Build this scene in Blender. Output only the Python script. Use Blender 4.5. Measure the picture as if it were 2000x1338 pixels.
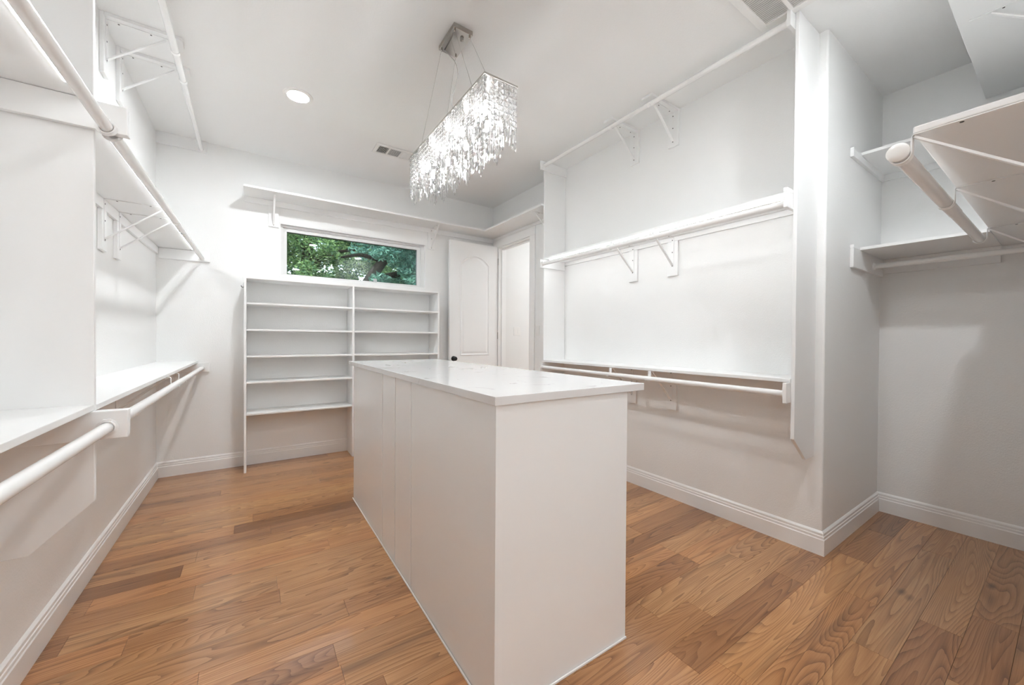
import bpy, bmesh, math, random
from mathutils import Vector, Matrix

# ------------------------------------------------------------------ scene
for o in list(bpy.data.objects):
    bpy.data.objects.remove(o, do_unlink=True)
SC = bpy.context.scene
COL = SC.collection

# room dimensions, metres (x to the right along the window wall, y towards it)
XL, XR, XR2 = -0.7046, 2.7605, 3.8477
YB, YC, FW = 4.5652, 0.8335, -0.033
ZC = 3.0572
FX, FY = 1.50, -3.40            # adjoining dressing area behind the photographer
BH = 0.139                      # baseboard height

# camera
cam_d = bpy.data.cameras.new('camera')
cam_d.sensor_fit = 'HORIZONTAL'
cam_d.sensor_width = 36.0
cam_d.lens = 750.091 * 36.0 / 2000.0
cam_d.clip_start = 0.02
cam = bpy.data.objects.new('camera', cam_d)
COL.objects.link(cam)
R3 = Vector((0.82847753, -0.55998065, 0.00683001))
U3 = Vector((-7.84254830e-04, 1.10358374e-02, 9.99938796e-01))
F3 = Vector((0.56002175, 0.82843218, -0.00870378))
m = Matrix((R3, U3, -F3)).transposed().to_4x4()
m.translation = Vector((0, 0, 1.25))
cam.matrix_world = m
SC.camera = cam

# world, sun, exposure
W = bpy.data.worlds.new('sky')
SC.world = W
W.cycles.sampling_method = 'NONE'
W.use_nodes = True
nt = W.node_tree
bg = nt.nodes['Background']
sky = nt.nodes.new('ShaderNodeTexSky')
sky.sky_type = 'NISHITA'
sky.sun_disc = False
sky.sun_elevation = math.radians(48)
sky.sun_rotation = math.radians(200)
hs = nt.nodes.new('ShaderNodeHueSaturation')
hs.inputs['Saturation'].default_value = 0.55
nt.links.new(sky.outputs[0], hs.inputs['Color'])
nt.links.new(hs.outputs[0], bg.inputs[0])
bg.inputs[1].default_value = 0.26
sun_d = bpy.data.lights.new('sun', 'SUN')
sun_d.energy = 2.4
sun_d.angle = math.radians(0.6)
sun_d.color = (1.0, 0.95, 0.86)
sun = bpy.data.objects.new('sun', sun_d)
sun.rotation_euler = (math.radians(46), 0, math.radians(-35))
sun.location = (6, 14, 12)
COL.objects.link(sun)
SC.view_settings.view_transform = 'Standard'
SC.view_settings.look = 'None'
SC.view_settings.gamma = 1.0
SC.view_settings.use_curve_mapping = False
SC.view_settings.exposure = 1.82
cy = SC.cycles
cy.use_denoising = True
cy.use_light_tree = True
cy.use_adaptive_sampling = True
cy.adaptive_threshold = 0.15
cy.max_bounces = 10
cy.diffuse_bounces = 6
cy.glossy_bounces = 3
cy.transparent_max_bounces = 12
cy.transmission_bounces = 6
cy.sample_clamp_indirect = 6.0
cy.caustics_reflective = False
cy.caustics_refractive = False

LAMP_BULB = 105.0      # chandelier bulbs
LAMP_DOWN = 160.0      # recessed ceiling lamps
LAMP_LED = 5.0        # shelf light strips

# ------------------------------------------------------------------ materials
def mat(name):
    m = bpy.data.materials.new(name)
    m.use_nodes = True
    return m, m.node_tree.nodes, m.node_tree.links, m.node_tree.nodes['Principled BSDF']

def plain(name, col, rough=0.5, metal=0.0, coat=0.0, bump=0.0, bscale=200.0, spec=0.5, var=0.0):
    m, N, L, b = mat(name)
    b.inputs['Base Color'].default_value = (*col, 1)
    b.inputs['Roughness'].default_value = rough
    b.inputs['Metallic'].default_value = metal
    b.inputs['Coat Weight'].default_value = coat
    b.inputs['Specular IOR Level'].default_value = spec
    tc = N.new('ShaderNodeTexCoord')
    if bump:
        n = N.new('ShaderNodeTexNoise')
        n.inputs['Scale'].default_value = bscale
        n.inputs['Detail'].default_value = 1
        L.new(tc.outputs['Object'], n.inputs['Vector'])
        bp = N.new('ShaderNodeBump')
        bp.inputs['Strength'].default_value = bump
        bp.inputs['Distance'].default_value = 0.004
        L.new(n.outputs[0], bp.inputs['Height'])
        L.new(bp.outputs[0], b.inputs['Normal'])
    if var:
        n2 = N.new('ShaderNodeTexNoise')
        n2.inputs['Scale'].default_value = 3.0
        n2.inputs['Detail'].default_value = 1
        L.new(tc.outputs['Object'], n2.inputs['Vector'])
        mx = N.new('ShaderNodeMix')
        mx.data_type = 'RGBA'
        mx.inputs[6].default_value = (*[c * (1 - var) for c in col], 1)
        mx.inputs[7].default_value = (*[min(1, c * (1 + var)) for c in col], 1)
        L.new(n2.outputs[0], mx.inputs[0])
        L.new(mx.outputs[2], b.inputs['Base Color'])
    return m

def emitter(name, col, strength):
    m, N, L, b = mat(name)
    em = N.new('ShaderNodeEmission')
    em.inputs[0].default_value = (*col, 1)
    em.inputs[1].default_value = strength
    L.new(em.outputs[0], N['Material Output'].inputs[0])
    return m

WALL = plain('wall_paint', (0.864, 0.864, 0.856), 0.55, bump=0.22, bscale=130)
CEIL = plain('ceiling_paint', (0.876, 0.875, 0.868), 0.75, bump=0.16, bscale=110)
TRIM = plain('trim_enamel', (0.884, 0.885, 0.880), 0.28)
SHELF = plain('shelf_enamel', (0.874, 0.875, 0.870), 0.38)
CAB = plain('cabinet_enamel', (0.850, 0.857, 0.855), 0.26)
ROD = plain('rod_white', (0.875, 0.873, 0.865), 0.25)
METAL_W = plain('bracket_white', (0.87, 0.868, 0.86), 0.35)
SCREW = plain('screw_steel', (0.09, 0.085, 0.08), 0.4, metal=0.6, var=0.1)
CHROME = plain('chrome', (0.52, 0.505, 0.48), 0.09, metal=1.0, var=0.02)
STEEL = plain('steel_cable', (0.42, 0.41, 0.39), 0.35, metal=0.9, var=0.05)
CORD = plain('cord_grey', (0.55, 0.54, 0.52), 0.4, var=0.05)
BLACK = plain('knob_black', (0.012, 0.012, 0.012), 0.35, var=0.2)
DARK = plain('duct_dark', (0.10, 0.098, 0.092), 0.8, var=0.1)
SILVER = plain('latch_grey', (0.46, 0.47, 0.47), 0.4, var=0.05)
VINYL = plain('vinyl_white', (0.80, 0.80, 0.79), 0.3)
GASKET = plain('gasket_black', (0.02, 0.02, 0.02), 0.5, var=0.2)
PLASTIC = plain('plastic_white', (0.84, 0.83, 0.81), 0.3)
BULB = emitter('bulb_glow', (0.97, 0.985, 1.0), LAMP_BULB)
LENS = emitter('downlight_lens', (0.930, 0.972, 1.0), LAMP_DOWN)
LENS_LOW = emitter('downlight_lens_low', (0.930, 0.972, 1.0), LAMP_DOWN * 0.45)
LENS_FILL = emitter('downlight_lens_fill', (0.930, 0.972, 1.0), LAMP_DOWN * 0.8)  # for the added fill lamps behind the camera
LENS_DIM = emitter('downlight_lens_dimmed', (0.930, 0.972, 1.0), LAMP_DOWN * 0.75)
LED_FLAT = emitter('led_strip_flat', (0.93, 0.975, 1.0), LAMP_LED * 1.5)
LED = emitter('led_strip', (0.95, 0.98, 1.0), LAMP_LED * 1.35)

def glass_mat():
    m, N, L, b = mat('window_glass')
    tr = N.new('ShaderNodeBsdfTransparent')
    tr.inputs[0].default_value = (0.86, 0.93, 0.90, 1)
    gl = N.new('ShaderNodeBsdfGlossy')
    gl.inputs['Roughness'].default_value = 0.02
    fr = N.new('ShaderNodeFresnel')
    fr.inputs[0].default_value = 1.45
    mx = N.new('ShaderNodeMixShader')
    L.new(fr.outputs[0], mx.inputs[0])
    L.new(tr.outputs[0], mx.inputs[1])
    L.new(gl.outputs[0], mx.inputs[2])
    L.new(mx.outputs[0], N['Material Output'].inputs[0])
    return m
GLASS = glass_mat()

def crystal_mat():
    m, N, L, b = mat('crystal')
    tr = N.new('ShaderNodeBsdfTransparent')
    tr.inputs[0].default_value = (0.93, 0.93, 0.93, 1)
    gl = N.new('ShaderNodeBsdfGlass')
    gl.inputs['Roughness'].default_value = 0.0
    gl.inputs['IOR'].default_value = 1.55
    tl = N.new('ShaderNodeBsdfTranslucent')
    tl.inputs[0].default_value = (0.95, 0.95, 0.95, 1)
    m1 = N.new('ShaderNodeMixShader')
    m1.inputs[0].default_value = 0.50
    L.new(tr.outputs[0], m1.inputs[1])
    L.new(gl.outputs[0], m1.inputs[2])
    m2 = N.new('ShaderNodeMixShader')
    m2.inputs[0].default_value = 0.02
    L.new(m1.outputs[0], m2.inputs[1])
    L.new(tl.outputs[0], m2.inputs[2])
    L.new(m2.outputs[0], N['Material Output'].inputs[0])
    return m
CRYSTAL = crystal_mat()

def oak_mat():
    m, N, L, b = mat('oak_plank')
    tc = N.new('ShaderNodeTexCoord')
    oi = N.new('ShaderNodeObjectInfo')
    def math_(op, a, bb=None, clamp=False):
        n = N.new('ShaderNodeMath'); n.operation = op; n.use_clamp = clamp
        for i, v in enumerate((a, bb)):
            if v is None: continue
            if isinstance(v, (int, float)): n.inputs[i].default_value = v
            else: L.new(v, n.inputs[i])
        return n.outputs[0]
    off = N.new('ShaderNodeCombineXYZ')
    L.new(math_('MULTIPLY', oi.outputs['Random'], 137.0), off.inputs[0])
    L.new(math_('MULTIPLY', oi.outputs['Random'], 61.0), off.inputs[1])
    L.new(math_('MULTIPLY', oi.outputs['Random'], 29.0), off.inputs[2])
    add = N.new('ShaderNodeVectorMath'); add.operation = 'ADD'
    L.new(tc.outputs['Object'], add.inputs[0]); L.new(off.outputs[0], add.inputs[1])
    def scaled(sx, sy, sz):
        v = N.new('ShaderNodeVectorMath'); v.operation = 'MULTIPLY'
        v.inputs[1].default_value = (sx, sy, sz)
        L.new(add.outputs[0], v.inputs[0]); return v.outputs[0]
    def noise(vec, sc, det, rough=0.5, dist=0.0):
        n = N.new('ShaderNodeTexNoise')
        n.inputs['Scale'].default_value = sc; n.inputs['Detail'].default_value = det
        n.inputs['Roughness'].default_value = rough; n.inputs['Distortion'].default_value = dist
        L.new(vec, n.inputs['Vector']); return n.outputs[0]
    # growth rings: contour lines of a stretched field
    h = noise(scaled(0.55, 6.0, 3.0), 1.0, 1.5, 0.4, 0.25)
    wob = noise(scaled(5.0, 40.0, 20.0), 1.0, 2, 0.5)
    ring = math_('FRACT', math_('ADD', math_('MULTIPLY', h, 40.0), math_('MULTIPLY', wob, 0.5)))
    saw = math_('MULTIPLY', math_('POWER', ring, 2.5), math_('ADD', math_('MULTIPLY', noise(scaled(1.5, 9.0, 4.0), 1.0, 2), 1.2), 0.25))
    fib = noise(scaled(4.5, 230.0, 60.0), 1.0, 3, 0.65)
    fib2 = noise(scaled(1.2, 34.0, 20.0), 1.0, 3, 0.6)
    grain = math_('ADD', math_('MULTIPLY', saw, 0.40),
                  math_('ADD', math_('MULTIPLY', fib, 0.50), math_('MULTIPLY', fib2, 0.32)))
    ramp = N.new('ShaderNodeValToRGB')
    e = ramp.color_ramp.elements
    e[0].position = 0.22; e[0].color = (0.62, 0.365, 0.180, 1)
    e[1].position = 0.92; e[1].color = (0.180, 0.078, 0.030, 1)
    mid = ramp.color_ramp.elements.new(0.52); mid.color = (0.450, 0.228, 0.096, 1)
    L.new(grain, ramp.inputs[0])
    # plank to plank tone
    tone = N.new('ShaderNodeValToRGB')
    t = tone.color_ramp.elements
    t[0].position = 0.0; t[0].color = (0.50, 0.42, 0.37, 1)
    t[1].position = 1.0; t[1].color = (1.12, 1.12, 1.06, 1)
    for p, c in ((0.14, (0.74, 0.64, 0.58)), (0.4, (0.96, 0.93, 0.9)), (0.6, (1.0, 1.0, 1.0)), (0.8, (1.02, 0.90, 0.80))):
        x = tone.color_ramp.elements.new(p); x.color = (*c, 1)
    L.new(oi.outputs['Random'], tone.inputs[0])
    mul = N.new('ShaderNodeMix'); mul.data_type = 'RGBA'; mul.blend_type = 'MULTIPLY'
    mul.inputs[0].default_value = 1.0
    L.new(ramp.outputs[0], mul.inputs[6]); L.new(tone.outputs[0], mul.inputs[7])
    # knots and mineral streaks
    kn = N.new('ShaderNodeTexVoronoi'); kn.inputs['Scale'].default_value = 1.0
    L.new(scaled(2.2, 5.5, 1.0), kn.inputs['Vector'])
    kf = math_('SMOOTHSTEP' if False else 'LESS_THAN', kn.outputs['Distance'], 0.075)
    kr = N.new('ShaderNodeMapRange'); kr.inputs['From Min'].default_value = 0.03; kr.inputs['From Max'].default_value = 0.12
    kr.inputs['To Min'].default_value = 0.75; kr.inputs['To Max'].default_value = 0.0
    L.new(kn.outputs['Distance'], kr.inputs['Value'])
    st = noise(scaled(0.9, 13.0, 5.0), 1.0, 2, 0.5)
    sr = N.new('ShaderNodeMapRange'); sr.inputs['From Min'].default_value = 0.60; sr.inputs['From Max'].default_value = 0.76
    sr.inputs['To Min'].default_value = 0.0; sr.inputs['To Max'].default_value = 0.55
    L.new(st, sr.inputs['Value'])
    dk = math_('MAXIMUM', kr.outputs[0], sr.outputs[0])
    mx = N.new('ShaderNodeMix'); mx.data_type = 'RGBA'
    mx.inputs[7].default_value = (0.085, 0.038, 0.02, 1)
    L.new(dk, mx.inputs[0]); L.new(mul.outputs[2], mx.inputs[6])
    L.new(mx.outputs[2], b.inputs['Base Color'])
    b.inputs['Roughness'].default_value = 0.30
    b.inputs['Coat Weight'].default_value = 0.55
    b.inputs['Coat Roughness'].default_value = 0.07
    bp = N.new('ShaderNodeBump'); bp.inputs['Strength'].default_value = 0.06; bp.inputs['Distance'].default_value = 0.001
    L.new(grain, bp.inputs['Height']); L.new(bp.outputs[0], b.inputs['Normal'])
    return m
OAK = oak_mat()
SUBFLOOR = plain('floor_joint', (0.05, 0.027, 0.014), 0.8, var=0.1)

def quartz_mat():
    m, N, L, b = mat('quartz')
    tc = N.new('ShaderNodeTexCoord')
    n = N.new('ShaderNodeTexNoise'); n.inputs['Scale'].default_value = 2.6; n.inputs['Detail'].default_value = 6
    n.inputs['Distortion'].default_value = 1.2
    L.new(tc.outputs['Object'], n.inputs['Vector'])
    s = N.new('ShaderNodeMath'); s.operation = 'SUBTRACT'; s.inputs[1].default_value = 0.5
    L.new(n.outputs[0], s.inputs[0])
    a = N.new('ShaderNodeMath'); a.operation = 'ABSOLUTE'; L.new(s.outputs[0], a.inputs[0])
    r = N.new('ShaderNodeMapRange'); r.inputs['From Min'].default_value = 0.0; r.inputs['From Max'].default_value = 0.012
    r.inputs['To Min'].default_value = 1.0; r.inputs['To Max'].default_value = 0.0
    L.new(a.outputs[0], r.inputs['Value'])
    n2 = N.new('ShaderNodeTexNoise'); n2.inputs['Scale'].default_value = 7.0; n2.inputs['Detail'].default_value = 2
    L.new(tc.outputs['Object'], n2.inputs['Vector'])
    r2 = N.new('ShaderNodeMapRange'); r2.inputs['From Min'].default_value = 0.52; r2.inputs['From Max'].default_value = 0.64
    r2.inputs['To Max'].default_value = 0.6
    L.new(n2.outputs[0], r2.inputs['Value'])
    mu = N.new('ShaderNodeMath'); mu.operation = 'MULTIPLY'
    L.new(r.outputs[0], mu.inputs[0]); L.new(r2.outputs[0], mu.inputs[1])
    mx = N.new('ShaderNodeMix'); mx.data_type = 'RGBA'
    mx.inputs[6].default_value = (0.73, 0.73, 0.73, 1); mx.inputs[7].default_value = (0.25, 0.21, 0.19, 1)
    L.new(mu.outputs[0], mx.inputs[0]); L.new(mx.outputs[2], b.inputs['Base Color'])
    b.inputs['Roughness'].default_value = 0.10
    return m
QUARTZ = quartz_mat()

def leaf_mat(name, c1, c2):
    m, N, L, b = mat(name)
    geo = N.new('ShaderNodeNewGeometry')
    mx = N.new('ShaderNodeMix'); mx.data_type = 'RGBA'
    mx.inputs[6].default_value = (*c1, 1); mx.inputs[7].default_value = (*c2, 1)
    L.new(geo.outputs['Random Per Island'], mx.inputs[0])
    L.new(mx.outputs[2], b.inputs['Base Color'])
    b.inputs['Roughness'].default_value = 0.35
    tl = N.new('ShaderNodeBsdfTranslucent'); L.new(mx.outputs[2], tl.inputs[0])
    ms = N.new('ShaderNodeMixShader'); ms.inputs[0].default_value = 0.4
    L.new(b.outputs[0], ms.inputs[1]); L.new(tl.outputs[0], ms.inputs[2])
    L.new(ms.outputs[0], N['Material Output'].inputs[0])
    return m
LEAF_A = leaf_mat('leaf_green', (0.025, 0.08, 0.045), (0.24, 0.36, 0.14))
LEAF_B = leaf_mat('leaf_teal', (0.025, 0.085, 0.075), (0.17, 0.33, 0.27))
BARK = plain('bark', (0.009, 0.0075, 0.006), 0.95, bump=0.6, bscale=18, spec=0.05, var=0.3)
GROUND = plain('lawn', (0.12, 0.20, 0.07), 0.9, bump=0.4, bscale=40, var=0.3)

# ------------------------------------------------------------------ builders
class MB:
    def __init__(s):
        s.bm = bmesh.new()
    def box(s, x0, x1, y0, y1, z0, z1, bev=0.0, z0b=None, z1b=None):
        """box; z0b / z1b give the heights at the y1 end when the board slopes"""
        b2 = bmesh.new()
        z0b = z0 if z0b is None else z0b
        z1b = z1 if z1b is None else z1b
        P = [(x0, y0, z0), (x1, y0, z0), (x1, y1, z0b), (x0, y1, z0b), (x0, y0, z1), (x1, y0, z1), (x1, y1, z1b), (x0, y1, z1b)]
        v = [b2.verts.new(p) for p in P]
        for f in ((3, 2, 1, 0), (4, 5, 6, 7), (0, 1, 5, 4), (1, 2, 6, 5), (2, 3, 7, 6), (3, 0, 4, 7)):
            b2.faces.new([v[i] for i in f])
        if bev:
            bmesh.ops.bevel(b2, geom=b2.edges[:], offset=bev, segments=2, affect='EDGES', profile=0.6)
        s._merge(b2); return s
    def _merge(s, b2):
        mp = {}
        for v in b2.verts: mp[v] = s.bm.verts.new(v.co)
        for f in b2.faces:
            try: s.bm.faces.new([mp[v] for v in f.verts])
            except ValueError: pass
        b2.free()
    def prism(s, poly, fn, a, b, bev=0.0):
        """extrude a 2D polygon between a and b; fn(p, q, t) gives the 3D point"""
        b2 = bmesh.new()
        A = [b2.verts.new(fn(p[0], p[1], a)) for p in poly]
        B = [b2.verts.new(fn(p[0], p[1], b)) for p in poly]
        n = len(poly)
        b2.faces.new(A); b2.faces.new(B[::-1])
        for i in range(n):
            b2.faces.new((A[i], B[i], B[(i + 1) % n], A[(i + 1) % n]))
        bmesh.ops.recalc_face_normals(b2, faces=b2.faces[:])
        if bev:
            bmesh.ops.bevel(b2, geom=b2.edges[:], offset=bev, segments=1, affect='EDGES')
        s._merge(b2); return s
    def tube(s, pts, r, seg=16, caps=True):
        pts = [Vector(p) for p in pts]
        rings = []
        ref = None
        for i, p in enumerate(pts):
            d = (pts[min(i + 1, len(pts) - 1)] - pts[max(i - 1, 0)]).normalized()
            if ref is None:
                ref = Vector((0, 0, 1)) if abs(d.z) < 0.9 else Vector((1, 0, 0))
            u = d.cross(ref).normalized(); w = u.cross(d).normalized(); ref = w
            rr = r[i] if isinstance(r, (list, tuple)) else r
            rings.append([s.bm.verts.new(p + u * rr * math.cos(2 * math.pi * k / seg) + w * rr * math.sin(2 * math.pi * k / seg)) for k in range(seg)])
        for i in range(len(rings) - 1):
            for k in range(seg):
                s.bm.faces.new((rings[i][k], rings[i][(k + 1) % seg], rings[i + 1][(k + 1) % seg], rings[i + 1][k]))
        if caps:
            s.bm.faces.new(rings[0][::-1]); s.bm.faces.new(rings[-1])
        return s
    def lathe(s, prof, axis_o, ax, seg=24):
        """prof: (radius, distance along ax) pairs"""
        ax = Vector(ax).normalized(); o = Vector(axis_o)
        u = ax.orthogonal().normalized(); w = ax.cross(u)
        rings = []
        for r, t in prof:
            if r < 1e-6: rings.append([s.bm.verts.new(o + ax * t)])
            else: rings.append([s.bm.verts.new(o + ax * t + (u * math.cos(2 * math.pi * k / seg) + w * math.sin(2 * math.pi * k / seg)) * r) for k in range(seg)])
        for a, b in zip(rings, rings[1:]):
            for k in range(seg):
                k2 = (k + 1) % seg
                if len(a) == 1 and len(b) == 1: continue
                if len(a) == 1: s.bm.faces.new((a[0], b[k2], b[k]))
                elif len(b) == 1: s.bm.faces.new((a[k], a[k2], b[0]))
                else: s.bm.faces.new((a[k], a[k2], b[k2], b[k]))
        return s
    def ribbon(s, path, w, th, fn):
        """flat strip: path of (a, z), width w along b, thickness th"""
        n = len(path); L = []; R = []
        for i, p in enumerate(path):
            p0 = path[max(i - 1, 0)]; p1 = path[min(i + 1, n - 1)]
            dx, dz = p1[0] - p0[0], p1[1] - p0[1]
            l = math.hypot(dx, dz) or 1
            nx, nz = -dz / l * th / 2, dx / l * th / 2
            L.append((p[0] + nx, p[1] + nz)); R.append((p[0] - nx, p[1] - nz))
        rings = [[s.bm.verts.new(fn(q[0], b, q[1])) for q, b in ((L[i], -w / 2), (L[i], w / 2), (R[i], w / 2), (R[i], -w / 2))] for i in range(n)]
        for i in range(n - 1):
            for k in range(4):
                s.bm.faces.new((rings[i][k], rings[i][(k + 1) % 4], rings[i + 1][(k + 1) % 4], rings[i + 1][k]))
        s.bm.faces.new(rings[0][::-1]); s.bm.faces.new(rings[-1])
        return s
    def build(s, name, material, parent=None, smooth=False, base=True):
        bmesh.ops.recalc_face_normals(s.bm, faces=s.bm.faces[:])
        vs = s.bm.verts
        lo = [min(v.co[i] for v in vs) for i in range(3)]; hi = [max(v.co[i] for v in vs) for i in range(3)]
        o = Vector(((lo[0] + hi[0]) / 2, (lo[1] + hi[1]) / 2, lo[2] if (parent is None and base) else (lo[2] + hi[2]) / 2))
        for v in vs: v.co -= o
        me = bpy.data.meshes.new(name)
        s.bm.to_mesh(me); s.bm.free()
        me.materials.append(material)
        if smooth:
            for p in me.polygons: p.use_smooth = True
        ob = bpy.data.objects.new(name, me)
        COL.objects.link(ob)
        if parent is not None:
            ob.parent = parent
            ob.location = o - wloc(parent)
        else:
            ob.location = o
        if smooth == 'auto':
            md = ob.modifiers.new('edges', 'EDGE_SPLIT'); md.split_angle = math.radians(35)
        return ob

def wloc(o):
    v = Vector(o.location)
    while o.parent: o = o.parent; v += Vector(o.location)
    return v

def tag(o, label=None, cat=None, group=None, kind=None):
    if label: o['label'] = label
    if cat: o['category'] = cat
    if group: o['group'] = group
    if kind: o['kind'] = kind
    return o

def thing(name, loc, label, cat, group=None):
    o = bpy.data.objects.new(name, None)
    o.empty_display_size = 0.05
    o.location = loc
    COL.objects.link(o)
    return tag(o, label, cat, group)

def part(src, parent, loc, name=None):
    """a copy of a part that shares its mesh, at world position loc"""
    c = src.copy(); COL.objects.link(c); c.parent = parent
    c.location = Vector(loc) - wloc(parent)
    return c

def struct(o, label=None):
    o['kind'] = 'structure'
    if label: o['label'] = label
    return o

# ------------------------------------------------------------------ room shell
T = 0.10
def wall_box(name, x0, x1, y0, y1, label):
    return struct(MB().box(x0, x1, y0, y1, -0.02, ZC).build(name, WALL), label)

def wall_hole(name, fn, a0, a1, z0, z1, h0, h1, g0, g1, d0, d1, label):
    """wall in the (a, z) plane with a rectangular hole h0..h1, g0..g1; thickness d0..d1"""
    s = MB(); bm = s.bm
    O = [(a0, z0), (a1, z0), (a1, z1), (a0, z1)]; I = [(h0, g0), (h1, g0), (h1, g1), (h0, g1)]
    v = {}
    for d in (d0, d1):
        v[d] = ([bm.verts.new(fn(p[0], p[1], d)) for p in O], [bm.verts.new(fn(p[0], p[1], d)) for p in I])
    for d in (d0, d1):
        for i in range(4):
            j = (i + 1) % 4
            bm.faces.new((v[d][0][i], v[d][0][j], v[d][1][j], v[d][1][i]))
    for q in (0, 1):
        for i in range(4):
            j = (i + 1) % 4
            bm.faces.new((v[d0][q][i], v[d0][q][j], v[d1][q][j], v[d1][q][i]))
    return struct(s.build(name, WALL), label)

floor = struct(MB().box(XL - T, XR2 + T, FY - T, YB + T, -0.08, -0.012).build('floor', SUBFLOOR), 'varnished oak strip floor running across the room')
struct(MB().box(XL - T, 5.6, FY - T, YB + T, ZC, ZC + 0.1).build('ceiling', CEIL), 'flat off-white painted ceiling')
wall_box('wall_left', XL - T, XL, FY - T, YB + T, 'off-white textured wall behind the left hanging rods')
WX0, WX1, WZ0, WZ1 = 0.227, 1.790, 1.868, 2.420
wall_hole('wall_back', lambda a, z, d: (a, d, z), XL - T, XR + T, -0.02, ZC, WX0, WX1, WZ0, WZ1, YB, YB + 0.14, 'off-white wall around the long high window')
DY0, DY1, DZ = 3.694, 4.433, 2.488
wall_hole('wall_right', lambda a, z, d: (d, a, z), YC + 0.12, YB + 0.14, -0.02, ZC, DY0, DY1, -0.012, DZ, XR, XR + 0.12, 'off-white wall with the doorway and lit shelf bay')
# bullnose corner of the return wall
def bull(p, q, t): return (p, q, t)
r = 0.012
pl = [(XR2 + T, YC + 0.12), (XR, YC + 0.12)] + [(XR + r - r * math.cos(a), YC + r - r * math.sin(a)) for a in [i * math.pi / 12 for i in range(7)]] + [(XR2 + T, YC)]
struct(MB().prism(pl, bull, -0.02, ZC).build('wall_return', WALL), 'short off-white wall return at the alcove corner')
wall_box('wall_alcove', XR2, XR2 + T, FW - T, YC, 'off-white wall at the back of the alcove')
wall_box('wall_front', FX, XR2, FW - T, FW, 'off-white wall carrying the near right shelves')
wall_box('wall_entry_right', FX, FX + T, FY - T, FW - T, 'off-white wall beside the entry')
wall_box('wall_entry', XL, FX, FY - T, FY, 'off-white wall closing the entry')
# hall beyond the door
HX0 = XR + 0.12
struct(MB().box(HX0, 5.6, 4.462, YB + 0.14, -0.02, ZC).build('wall_hall', plain('hall_paint', (0.82, 0.82, 0.81), 0.6, bump=0.1, bscale=130, var=0.01)), 'bright white hall wall seen through the doorway')
struct(MB().box(HX0, 5.6, 2.4, 2.5, -0.02, ZC).build('wall_hall_near', WALL), 'hall wall facing the doorway')
struct(MB().box(5.5, 5.6, 2.5, 4.462, -0.02, ZC).build('wall_hall_end', WALL), 'end wall of the hall')
struct(MB().box(HX0, 5.6, 2.4, 4.5, -0.08, -0.002).build('floor_hall', OAK), 'oak floor of the hall')

# floor planks
rng = random.Random(11)
PW = 0.1303
row = 0
y = 0.915 - PW * 34
while y < YB:
    y1 = min(y + PW, YB)
    y0 = max(y, FY)
    ym = (y0 + y1) / 2
    xa = XL
    xb = XR2 if (y1 > FW and y0 < YC) else (FX if ym < FW else XR)
    if y1 > FY + 0.02:
        x = xa - rng.uniform(0.0, 1.2)
        while x < xb:
            ln = rng.choice((0.55, 0.8, 1.0, 1.25, 1.5, 1.8)) * rng.uniform(0.9, 1.1)
            a, b_ = max(x, xa), min(x + ln, xb)
            if xb - (x + ln) < 0.12: b_ = xb; ln = xb - x + 0.01
            if b_ - a > 0.03:
                p = MB().box(a + 0.0004, b_ - 0.0004, y0 + 0.0004, y1 - 0.0004, -0.0115, 0.0, bev=0.0007).build('plank', OAK, floor)
            x += ln
    y += PW
    row += 1

# baseboards
PROF = [(0, 0), (0.016, 0), (0.016, 0.092), (0.0125, 0.0965), (0.0125, 0.110), (0.0095, 0.1135), (0.0095, 0.1275), (0.005, 0.134), (0, BH)]
def baseboard(name, A, B, n, ma, mb, label):
    """profile swept from A to B along the wall; n points into the room; ma/mb: +1 inside corner, -1 outside corner, 0 square"""
    A = Vector((*A, 0)); B = Vector((*B, 0)); n = Vector((*n, 0)); d = (B - A).normalized()
    s = MB()
    ra = [s.bm.verts.new(A + n * t + d * (t * ma) + Vector((0, 0, z))) for t, z in PROF]
    rb = [s.bm.verts.new(B + n * t - d * (t * mb) + Vector((0, 0, z))) for t, z in PROF]
    k = len(PROF)
    for i in range(k):
        s.bm.faces.new((ra[i], ra[(i + 1) % k], rb[(i + 1) % k], rb[i]))
    s.bm.faces.new(ra); s.bm.faces.new(rb[::-1])
    return struct(s.build(name, TRIM), label)
e = 0.0004
baseboard('baseboard_left', (XL + e, FY), (XL + e, YB - e), (1, 0), 1, 1, 'white baseboard with two grooves along the left wall')
baseboard('baseboard_back', (XL + e, YB - e), (XR - 0.02, YB - e), (0, -1), 1, 0, 'white baseboard with two grooves under the window wall')
baseboard('baseboard_right', (XR - e, DY0 - 0.1), (XR - e, YC - e), (-1, 0), 0, -1, 'white baseboard with two grooves under the lit shelf bay')
baseboard('baseboard_return', (XR - e, YC - e), (XR2 - e, YC - e), (0, -1), -1, 1, 'white baseboard around the wall return corner')
baseboard('baseboard_alcove', (XR2 - e, YC - e), (XR2 - e, FW), (-1, 0), 1, 1, 'white baseboard along the alcove wall')

# ------------------------------------------------------------------ closet fittings
BT = 0.019       # board thickness
RR = 0.0182      # rod radius
PD = 0.2858      # panel and shelf depth

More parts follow.
